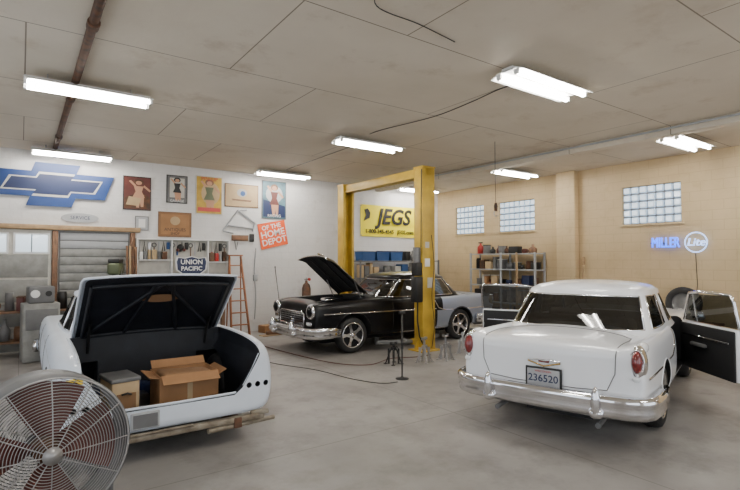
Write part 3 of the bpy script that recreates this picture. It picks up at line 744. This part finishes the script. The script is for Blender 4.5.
b = B(); b.box((0, 0, .004), (.10, .07, .006), 'white', bev=.002); b.done('paper_scrap', loc=(2.55, 1.84, 0), rotz=.5)

# ------------------------------------------------------------------ back wall decor
YW = YB-0.002
def poster(x0, x1, za, zb, bg, fn, frame='black', fw=.02, nm='poster'):
    b = B(); cx, cz = (x0+x1)/2, (za+zb)/2; w, h = x1-x0, zb-za
    b.box((cx, YW-.010, cz), (w, .018, h), frame); b.box((cx, YW-.021, cz), (w-2*fw, .006, h-2*fw), bg)
    def shape(pts, m, lay=0): b.prism([(p[0]*w/2, p[1]*h/2) for p in pts], (cx, YW-.0245-.0015*lay, cz), (1, 0, 0), (0, 0, 1), .001, m)
    fn(shape, b, cx, cz, w, h); b.done(nm)
def ell(cx, cy, rx, ry, n=16): return [(cx+rx*math.cos(2*pi*k/n), cy+ry*math.sin(2*pi*k/n)) for k in range(n)]
def fig(shape, dress, hair, dx=0, s=1.0):
    shape([(dx-.10*s, -.85), (dx+.02*s, -.85), (dx+.10*s, -.2), (dx+.16*s, -.1), (dx-.2*s, -.1)], 'skin', 1); shape([(dx+.10*s, -.8), (dx+.22*s, -.8), (dx+.25*s, -.1), (dx, -.1)], 'skin', 1)
    shape([(dx-.28*s, -.25), (dx+.28*s, -.25), (dx+.14*s, .1), (dx+.22*s, .42), (dx-.22*s, .42), (dx-.14*s, .1)], dress, 2)
    shape([(dx+.2*s, .4), (dx+.5*s, .1), (dx+.55*s, .2), (dx+.25*s, .5)], 'skin', 2); shape([(dx-.2*s, .4), (dx-.45*s, .7), (dx-.35*s, .75), (dx-.1*s, .45)], 'skin', 2)
    shape(ell(dx, .66, .22*s, .17), hair, 2); shape(ell(dx, .62, .14*s, .12), 'skin', 3)
def f1(shape, b, cx, cz, w, h):
    shape([(-.9, -.9), (.9, -.9), (.9, -.2), (.2, .1), (-.9, -.3)], 'rust', 0); fig(shape, 'skin', 'rust', .1, 1.6); shape([(-.8, -.7), (.1, -.75), (.3, -.3), (-.6, -.2)], 'tan', 2)
def f2(shape, b, cx, cz, w, h): shape([(-.7, -.6), (.7, -.6), (.7, .8), (-.7, .8)], 'offwhite', 0); fig(shape, 'black', 'black', 0, 1.5); b.text('GARAGE', .08, back_m(cx, YW-.026, cz-h*.42), 'white', .001)
def f3(shape, b, cx, cz, w, h):
    shape(ell(.1, .1, .7, .6), 'tan', 0); fig(shape, 'green', 'wood', 0, 1.5); shape([(-.85, -.85), (.85, -.85), (.85, -.65), (-.85, -.65)], 'red', 3); b.text('PIN-UP', .13, back_m(cx, YW-.030, cz+h*.42), 'red', .001)
def f5(shape, b, cx, cz, w, h):
    shape([(-.9, -.9), (.9, -.9), (.9, -.3), (-.9, 0)], 'navy', 0); shape(ell(0, .3, .7, .45), 'lgrey', 0); fig(shape, 'maroon', 'wood', 0, 1.4); b.text('RACING', .10, back_m(cx, YW-.030, cz-h*.42), 'white', .001)
poster(1.80, 2.37, 2.91, 3.66, 'maroon', f1); poster(2.70, 3.17, 3.12, 3.77, 'grey', f2)
m_gold = mat('poster_gold', (.60, .38, .04), .5, var=.4); poster(3.36, 4.0, 2.90, 3.82, m_gold, f3, frame='offwhite'); poster(5.03, 5.71, 2.87, 3.86, 'bluegreen', f5, frame='grey')
def f4(shape, b, cx, cz, w, h):
    shape(ell(0, .25, .30, .35), 'lgrey', 0); shape(ell(.05, .2, .15, .22), 'bluebin', 1); shape([(-.6, -.3), (.6, -.35), (.5, -.5), (-.55, -.45)], 'wood', 1)
poster(4.06, 4.93, 3.12, 3.70, 'tan', f4, frame='wood')
def f6(shape, b, cx, cz, w, h):
    shape([(-.85, -.8), (.85, -.8), (.85, .8), (-.85, .8)], 'card', 0); shape(ell(0, .3, .3, .35), 'tan', 1); b.text('ANTIQUES', .10, back_m(cx, YW-.028, cz-.12), 'black', .001); b.text('SHOP', .08, back_m(cx, YW-.028, cz-.21), 'black', .001)
poster(2.53, 3.27, 2.33, 2.91, 'card_glow', f6, frame='wood', nm='wooden_sign')
poster(2.05, 2.33, 2.46, 2.78, 'lgrey', lambda *a: a[0]([(-.5, -.6), (.5, -.6), (.5, .6), (-.5, .6)], 'white'), frame='grey', nm='notice_sign')
b = B(); R_ = Matrix.Translation((5.34, YW-.012, 2.47)) @ Matrix.Rotation(math.radians(-14), 4, 'Y')
sv = [(-.40, -.32), (.36, -.34), (.40, .30), (-.36, .34)]
b.prism(sv, (0, 0, 0), (1, 0, 0), (0, 0, 1), .012, 'orange')
for v in b.bm.verts: v.co = R_ @ v.co
def rt(x, z): return R_ @ Matrix(((1, 0, 0, x), (0, 0, -1, -.014), (0, 1, 0, z), (0, 0, 0, 1)))
for t, z, s_ in (('OF THE', .2, .16), ('HOME', .02, .24), ('DEPOT', -.18, .22)): b.text(t, s_, rt(0, z), 'white', .001, off=.004)
b.done('orange_banner')
b = B()
for p, q in (((4.02, 2.52), (4.40, 3.04)), ((4.40, 3.04), (4.84, 2.74)), ((4.12, 2.66), (4.78, 2.60)), ((4.40, 3.04), (4.62, 3.06)), ((4.02, 2.52), (4.28, 2.46)), ((4.84, 2.74), (4.78, 2.52))):
    b.tube([(p[0], YW-.03, p[1]), (q[0], YW-.03, q[1])], .022, 'lgrey', 6)
b.done('a_frame_bracket')
b = B(); b.box((4.45, YW-.03, 2.35), (.42, .05, .14), 'wood', bev=.01); b.box((4.76, YW-.03, 2.36), (.12, .04, .2), 'black', bev=.01)
b.tube([(4.32, YW-.02, 2.28), (4.36, YW-.02, 2.05), (4.40, YW-.02, 2.25)], .008, 'black'); b.done('hanging_tool_rack')
bt = [(-.5, -.115), (-.42, .115), (-.175, .115), (-.145, .20), (.21, .20), (.18, .115), (.5, .115), (.42, -.115), (.175, -.115), (.145, -.20), (-.21, -.20), (-.18, -.115)]
b = B(); Wb = 2.2; cx, cz = .52, 3.33
b.prism([(p[0]*Wb, p[1]*Wb) for p in bt], (cx, YW, cz), (1, 0, 0), (0, 0, 1), .05, 'blue')
bi = [(p[0]*.80, p[1]*.56) for p in bt]
b.prism([(p[0]*Wb, p[1]*Wb) for p in bi], (cx, YW-.049, cz), (1, 0, 0), (0, 0, 1), .004, 'offwhite')
bi = [(p[0]*.76, p[1]*.46) for p in bt]
b.prism([(p[0]*Wb, p[1]*Wb) for p in bi], (cx, YW-.052, cz), (1, 0, 0), (0, 0, 1), .004, 'navy'); b.done('bowtie_wall_sign')
b = B(); b.prism([(.34*math.cos(2*pi*k/28), .10*math.sin(2*pi*k/28)) for k in range(28)], (1.0, YW, 2.68), (1, 0, 0), (0, 0, 1), .02, 'lgrey'); b.text('SERVICE', .1, back_m(1.0, YW-.022, 2.68), 'navy', .001); b.done('oval_plaque')
b = B(); b.grid(lambda u, v: (8.1+u*2.12, YW-.02-.012*math.sin(u*9)-.006*math.sin(v*6+u*4), 2.50+v*.94), 24, 8, 'yellowb')
b.text('JEGS', .66, back_m(9.32, YW-.045, 3.09), 'black', .004, shear=.25, off=.018, sx=.98); b.text('1-800-345-4545   JEGS.com', .165, back_m(9.18, YW-.045, 2.65), 'black', .004, off=.004)
b.prism([(0, 0), (.22, .10), (.24, .26), (.15, .38), (.02, .34), (.08, .18)], (8.2, YW-.036, 2.95), (1, 0, 0), (0, 0, 1), .003, 'black')
for x in (8.12, 10.2):
    for z in (2.53, 3.41): b.cyl((x, YW-.05, z), (x, YW, z), .015, 'steel', seg=8)
b.done('sponsor_banner', norm=False)

b = B(); b.box((-.50, YB-.03, 1.2), (2.0, .06, 2.4), 'offwhite', bev=.01)
for k in range(4): b.box((-.50, YB-.062, .48*k+.24), (1.9, .02, .44), 'shutter', bev=.01)
for x in (-1.15, -.5, .17): b.box((x, YB-.070, 2.13), (.60, .012, .42), 'white'); b.box((x, YB-.076, 2.13), (.52, .012, .34), m_gb2, bev=.005); b.box((x, YB-.085, 2.13), (.02, .01, .34), 'grey')
b.done('door_1')
b = B(); b.box((-.35, YB-.06, 2.46), (5.0, .12, .10), 'woodl', bev=.01)
b.done('trim_2')
b = B()
for x in (.56, 2.0): b.box((x, YB-.05, 1.2), (.10, .10, 2.4), 'wood', bev=.01)
b.done('trim_3')
b = B(); b.box((1.28, YB-.03, 1.2), (1.30, .06, 2.38), 'grey', bev=.01)
for k in range(14): b.box((1.28, YB-.065, .10+k*.168), (1.26, .02, .15), 'shutter' if k < 12 else 'lgrey', bev=.008)
b.done('door_2')

def clutter(name, x0, x1, y0, y1, z, n, hmin, hmax, mats_, ax='x'):
    b = B(); t = x0 if ax == 'x' else y0; end = x1 if ax == 'x' else y1
    while t < end-.06:
        w = min(random.uniform(.08, .32), end-t); h = random.uniform(hmin, hmax); m = random.choice(mats_)
        c = (t+w/2, (y0+y1)/2+random.uniform(-.04, .04)) if ax == 'x' else ((x0+x1)/2+random.uniform(-.04, .04), t+w/2)
        dep = (y1-y0 if ax == 'x' else x1-x0)*random.uniform(.55, .85)
        k = random.random()
        if k < .5:
            rz = random.uniform(-.15, .15)
            b.box((c[0], c[1], z+h/2), ((w*.88, dep, h) if ax == 'x' else (dep, w*.88, h)), m, rot=(0, 0, rz), bev=.012)
            if random.random() < .5: b.box((c[0], c[1], z+h+.008), ((w*.92, dep*1.03, .02) if ax == 'x' else (dep*1.03, w*.92, .02)), random.choice(mats_), rot=(0, 0, rz), bev=.004)
        elif k < .7:
            r = min(w*.42, dep*.45); b.lathe([(0, 0), (r, 0), (r, h*.85), (r*.9, h*.9), (r*.9, h), (0, h)], (c[0], c[1], z), (0, 0, 1), m, 16)
        elif k < .85:
            r = min(w*.42, h*.5); b.lathe([(r*.4, -.06), (r, -.07), (r, .07), (r*.4, .06), (r*.4, -.06)], (c[0], c[1], z+r), (0, 1, 0) if ax == 'x' else (1, 0, 0), m, 20, cap=False)
        else:
            r = min(w*.4, dep*.4, h*.6); b.lathe([(0, 0), (r, 0), (r*1.05, h*.5), (r*.35, h*.75), (r*.3, h), (0, h)], (c[0], c[1], z), (0, 0, 1), m, 16)
        t += w+random.uniform(.0, .05)
    return b.done(name)
def shelf_unit(nm, x0, x1, y0, y1, levels, h, m, post_=.04):
    b = B()
    for x in (x0+post_/2, x1-post_/2):
        for y in (y0+post_/2, y1-post_/2): b.box((x, y, h/2), (post_, post_, h), m)
    for z in levels: b.box(((x0+x1)/2, (y0+y1)/2, z-.015), (x1-x0, y1-y0, .03), m, bev=.004)
    b.done(nm)
mm = ['grey', 'black', 'wood', 'tan', 'navy', 'maroon', 'offwhite', 'card', 'black', 'rust', 'grey']
mdk = ['grey', 'black', 'wood', 'maroon', 'rust', 'black', 'grey', 'steel', 'lgrey']
shelf_unit('parts_rack', -.6, 1.3, 11.1, 11.6, (.3, .85), 1.05, 'wood', .07)
for i, z in enumerate((.3, .85)): clutter('rack_clutter', -.5, 1.2, 11.15, 11.55, z+.001, 9, .18, .42, mdk)
b = B(); b.box((0, 0, .03), (.34, .46, .06), 'grey', bev=.01); b.cyl((0, .1, .05), (0, .1, 1.75), .045, 'steel'); b.box((0, -.02, 1.62), (.24, .52, .24), 'green', bev=.05)
b.cyl((0, -.18, 1.30), (0, -.18, 1.52), .04, 'grey'); b.cyl((0, -.18, 1.18), (0, -.18, 1.30), .02, 'steel'); b.box((0, -.12, .98), (.34, .34, .03), 'grey', bev=.01); b.cyl((0, .1, .93), (0, .1, 1.03), .07, 'grey')
b.box((0, 0, 1.78), (.22, .50, .10), 'black', bev=.03); b.cyl((0, .22, 1.45), (0, .22, 1.72), .08, 'black')
for k in range(3): b.tube([(.12, -.15, 1.5), (.16, -.15+.16*math.cos(k*2.1), 1.5+.16*math.sin(k*2.1))], .01, 'steel')
b.done('drill_press', loc=(1.62, 11.45, 0), rotz=-.3)
b = B()
b.box((0, 0, .52), (.55, .45, 1.02), 'shutter', bev=.015); b.box((0, -.23, .75), (.48, .02, .36), 'grey', bev=.005); b.box((0, 0, 1.18), (.40, .34, .30), 'grey', bev=.03); b.cyl((-.1, -.18, 1.2), (-.1, -.20, 1.2), .07, 'white'); b.cyl((.1, -.18, 1.2), (.1, -.20, 1.2), .05, 'black')
b.done('equipment_cabinet', loc=(.3, 10.7, 0), rotz=.1)
b = B()
for i in range(4): b.box((1.86+i*.055, 11.62-.02*i, 1.05+.05*i), (.04, .03, 2.05-.12*i), ['wood', 'woodl', 'rust', 'wood'][i], rot=(-.12, 0, 0), bev=.004)
b.done('leaning_lumber', loc=(0, -.08, 0.04))
b = B()
b.box((3.05, 11.5, .92), (1.7, .66, .06), 'wood', bev=.01)
for x in (2.28, 3.82):
    for y in (11.24, 11.77): b.box((x, y, .45), (.08, .08, .9), 'wood')
b.box((3.05, 11.5, .25), (1.6, .56, .04), 'wood'); b.box((2.75, 11.45, .62), (.8, .5, .5), 'white', bev=.01)
b.done('workbench')
b = B(); b.box((3.1, YB-.03, 1.74), (2.04, .04, 1.05), 'offwhite', bev=.005); b.box((3.1, YB-.11, 2.27), (2.08, .2, .03), 'white'); b.box((3.1, YB-.11, 1.24), (2.08, .2, .03), 'white')
for x in (2.08, 2.80, 3.62, 4.12): b.box((x, YB-.11, 1.755), (.025, .18, 1.0), 'white')
b.box((3.87, YB-.11, 1.75), (.48, .18, .02), 'white'); b.box((2.44, YB-.11, 1.80), (.70, .18, .02), 'white')
yy = YB-.08
tl = ['red', 'black', 'steel', 'rust', 'wood', 'black', 'grey', 'bluebin']
for i in range(20):
    x = 2.14+i*.10; l = random.uniform(.14, .30); z = 2.22
    if abs(x-2.8) < .03 or abs(x-3.62) < .03: continue
    k = i % 4
    if k == 0: b.cyl((x, yy, z-l), (x, yy, z), .012, 'steel', seg=8); b.lathe([(.018, 0), (.022, .05), (.018, .10)], (x, yy, z-l-.1), (0, 0, 1), random.choice(tl), 8)
    elif k == 1: b.tube([(x-.03, yy, z-l), (x, yy, z), (x+.03, yy, z-l)], .012, 'black', 6)
    elif k == 2: b.box((x, yy, z-l*.6), (.07, .05, l), random.choice(tl), bev=.01)
    else: b.tube([(x+.045*math.cos(t), yy, z-.08+.045*math.sin(t)) for t in [2*pi*q/12 for q in range(12)]], .012, 'grey', 6, closed=True); b.cyl((x, yy, z-l-.1), (x, yy, z-.12), .012, 'wood', seg=6)
for (xa, xb, zz) in ((2.12, 2.76, 1.815), (2.12, 2.76, 1.26), (3.66, 4.08, 1.765), (3.66, 4.08, 1.26)):
    x = xa
    while x < xb-.06:
        w = random.uniform(.06, .13); h = random.uniform(.12, .24)
        if random.random() < .6: b.box((x+w/2, YB-.12, zz+h/2), (w*.9, .12, h), random.choice(mm+['red', 'white']), bev=.008)
        else: b.cyl((x+w/2, YB-.12, zz), (x+w/2, YB-.12, zz+h), w*.42, random.choice(mm+['lgrey', 'red']))
        x += w+.01
b.ball((3.0, yy-.04, 2.08), .08, 'black', (1, .8, 1.1)); b.ball((2.93, yy-.08, 2.03), .035, 'maroon'); b.ball((3.07, yy-.08, 2.03), .035, 'maroon')
b.done('tool_board')
clutter('bench_clutter', 2.3, 3.8, 11.35, 11.62, .951, 9, .12, .27, mm+['red', 'lgrey'])
b = B(); shp = [(-.33, .10), (-.30, .19), (-.15, .17), (0, .21), (.15, .17), (.30, .19), (.33, .10), (.31, -.08), (.18, -.18), (0, -.25), (-.18, -.18), (-.31, -.08)]
ysd = YW-.23
b.prism([(p[0]*1.10, p[1]*1.10) for p in shp], (3.22, ysd, 1.66), (1, 0, 0), (0, 0, 1), .02, 'white'); b.prism(shp, (3.22, ysd-.022, 1.66), (1, 0, 0), (0, 0, 1), .008, 'navy')
b.text('UNION', .15, back_m(3.22, ysd-.034, 1.75), 'white', .001, off=.003); b.text('PACIFIC', .135, back_m(3.22, ysd-.034, 1.60), 'white', .001, off=.003); b.done('shield_sign')
b = B()
def lad(t, s_): return Vector((s_*(.22-.08*t), -.50+.42*t, 1.88*t))
for s_ in (-1, 1):
    b.box(lad(.5, s_), (.035, .07, 1.93), 'ladder', rot=(-.22, s_*-.043, 0), bev=.005)
    b.tube([(s_*.18, -.04, .0), (s_*.14, -.07, 1.78)], .016, 'ladder', 6)
for k in range(1, 7):
    c = lad(k/6.8, 0); w = 2*(.22-.08*k/6.8); b.box(c, (w, .09, .025), 'ladder', bev=.004)
b.box((0, -.09, 1.90), (.34, .15, .03), 'ladder', bev=.005); b.done('stepladder', loc=(4.20, 11.60, .01))
b = B(); b.tube([(5.48, 11.55, .012), (5.40, 11.87, 1.62)], .010, 'black', 8); b.ball((5.40, 11.86, 1.62), .018, 'black', n=6); b.done('pry_bar')
b = B(); b.lathe([(0, 0), (.11, 0), (.115, .03), (.115, 1.05), (.09, 1.15), (.035, 1.2), (.03, 1.26), (0, 1.26)], (0, 0, 0), (0, 0, 1), 'rust', 24)
b.cyl((-.06, 0, 1.29), (.08, 0, 1.29), .02, 'steel'); b.cyl((.06, -.03, 1.29), (.06, -.06, 1.29), .04, 'red'); b.cyl((0, 0, 1.24), (0, 0, 1.34), .015, 'steel'); b.done('gas_cylinder', loc=(6.15, 11.55, 0))
b = B(); b.box((0, 0, .09), (.35, .26, .18), 'card', bev=.005); b.box((0, 0, .183), (.36, .05, .004), 'tan'); b.box((.19, -.02, .2), (.02, .2, .1), 'card', rot=(0, .6, 0)); b.done('small_carton', loc=(5.05, 11.55, 0), rotz=.3)
b = B(); b.box((0, 0, .01), (.5, .22, .02), 'woodl', rot=(0, 0, .2)); b.box((.1, 0, .06), (.4, .1, .08), 'wood', rot=(0, 0, -.2), bev=.005); b.done('wood_scraps', loc=(4.9, 11.0, 0))
b = B(); b.tube(catmull([(4.88, YW-.02, 2.1), (4.84, YW-.02, 1.5), (4.88, YW-.03, .9), (4.85, YW-.03, .3)]), .014, 'lgrey', 6); b.box((4.86, YW-.03, 1.35), (.11, .05, .16), 'lgrey', bev=.01); b.done('electrical_conduit')
shelf_unit('steel_shelf', 7.7, 10.7, 11.3, 11.8, (.2, .75, 1.3, 1.78), 1.8, 'grey')
for z in (.2, .75, 1.3): clutter('shelf_clutter', 7.8, 10.6, 11.35, 11.75, z+.001, 9, .25, .42, mm+['bluebin'])
b = B()
for i in range(3):
    x = 8.05+i*.5; b.prism([(-.20, 0), (.20, 0), (.235, .26), (-.235, .26)], (x, 11.75, 1.782), (1, 0, 0), (0, 0, 1), .38, 'bluebin'); b.box((x, 11.56, 2.05), (.49, .42, .03), 'navy' if i else 'lgrey', bev=.01)
b.done('storage_bins')
clutter('shelf_clutter', 9.5, 10.6, 11.4, 11.75, 1.781, 9, .2, .5, ['amber', 'offwhite', 'black', 'tan', 'grey', 'green'])

# ------------------------------------------------------------------ right wall things
b = B()
for y in (7.8, 8.9, 10.0):
    for x in (10.72, 11.12): b.box((x, y, 1.0), (.045, .045, 2.0), 'lgrey')
for z in (.2, .65, 1.1, 1.55, 1.98): b.box((10.92, 8.9, z-.015), (.45, 2.25, .03), 'lgrey', bev=.004)
b.box((10.69, 8.35, 1.05), (.01, .06, 1.9), 'woodl'); b.done('metal_rack')
for z in (.2, .65, 1.1, 1.55): clutter('rack_clutter', 10.75, 11.08, 7.85, 9.95, z+.001, 9, .15, .34, mm+['offwhite', 'grey'], 'y')
clutter('rack_clutter', 10.75, 11.08, 7.85, 9.6, 1.981, 9, .12, .26, ['maroon', 'black', 'grey', 'rust', 'wood', 'black'], 'y')
b = B(); b.lathe([(0, 0), (.09, 0), (.09, .20), (.03, .26), (.03, .30), (0, .30)], (0, 0, 0), (0, 0, 1), 'red', 18); b.box((0, 0, .32), (.05, .14, .03), 'black', bev=.01); b.done('fuel_can', loc=(10.92, 9.8, 1.982))
b = B(); b.text('MILLER', .30, right_m(XR-.06, 4.86, 2.16), 'neon', .010, off=.0, sx=.60)
for y in (5.15, 4.9, 4.65): b.box((XR-.03, y, 2.16), (.05, .02, .02), 'black')
b.tube([(XR-.06, 4.28+.20*math.cos(t), 2.16+.20*math.sin(t)) for t in [2*pi*k/28 for k in range(28)]], .010, 'neonw', 6, closed=True)
b.text('Lite', .22, right_m(XR-.06, 4.28, 2.16), 'neonw', .01, shear=.2); b.box((XR-.03, 4.28, 2.36), (.05, .02, .02), 'black')
b.tube([(XR-.03, 4.3, 1.97), (XR-.02, 4.28, 1.3), (XR-.02, 4.35, .7)], .006, 'black'); b.done('neon_sign')
b = B(); b.box((10.85, 4.5, .55), (.55, 1.4, .05), 'wood', bev=.01)
for x in (10.65, 11.08):
    for y in (3.9, 5.1): b.box((x, y, .265), (.07, .07, .53), 'wood')
b.done('low_bench')
def tyre(x, y, z, tilt=0.0, flat=False):
    b = B(); b.lathe([(.20, -.08), (.26, -.10), (.31, -.09), (.33, -.05), (.33, .05), (.31, .09), (.26, .10), (.20, .08), (.20, -.08)], (0, 0, 0), (1, 0, 0), 'rubber', 36, cap=False)
    b.lathe([(.20, .05), (.18, .03), (.10, .04), (0, .05)], (0, 0, 0), (-1, 0, 0), 'grey', 24, cap=False)
    b.done('tyre', loc=(x, y, z), rot=(0, pi/2 if flat else tilt, 0))
tyre(10.95, 4.45, .578+.345, .12); tyre(10.7, 6.1, .10, flat=True); tyre(10.7, 6.12, .305, flat=True); tyre(10.72, 6.08, .51, flat=True)
b = B(); b.box((0, 0, .09), (.24, .42, .18), 'red', bev=.015); b.box((0, 0, .19), (.22, .40, .02), 'grey', bev=.005); b.tube([(0, -.12, .19), (0, -.10, .25), (0, .10, .25), (0, .12, .19)], .01, 'black'); b.done('toolbox', loc=(10.8, 4.96, .577))
b = B(); b.cyl((10.95, 6.72, .25), (11.14, 6.72, 1.75), .014, 'woodl', seg=8); b.box((10.93, 6.72, .13), (.05, .26, .20), 'tan', rot=(0, .13, 0), bev=.01); b.box((10.94, 6.72, .25), (.05, .2, .04), 'red', bev=.01)
b.box((11.13, 6.72, 1.78), (.03, .08, .2), 'woodl', bev=.01); b.done('push_broom')
b = B(); b.lathe([(0, 0), (.17, 0), (.18, .03), (.17, .07), (0, .08)], (0, 0, .60), (0, 0, 1), 'red', 24); b.cyl((0, 0, .2), (0, 0, .6), .03, 'chrome')
for k in range(4):
    a = k*pi/2+.4; b.tube([(0, 0, .25), (.22*math.cos(a), .22*math.sin(a), .015)], .014, 'chrome', 6)
b.tube([(.15*math.cos(2*pi*k/20), .15*math.sin(2*pi*k/20), .125) for k in range(20)], .008, 'chrome', 6, closed=True); b.done('shop_stool', loc=(10.3, 5.5, 0))

# ------------------------------------------------------------------ world + camera
w = bpy.data.worlds.new('World'); S.world = w; w.use_nodes = True
bg = w.node_tree.nodes['Background']; bg.inputs[0].default_value = (0.86, 0.92, 1.0, 1); bg.inputs[1].default_value = 2.2
cam = bpy.data.cameras.new('cam'); co = bpy.data.objects.new('camera', cam); COL.objects.link(co)
cam.sensor_width = 36; cam.lens = 36*491/740; cam.clip_end = 100
co.location = (0, 0, 1.8); co.rotation_euler = (math.radians(91.75), 0, math.radians(-35.4))
S.camera = co
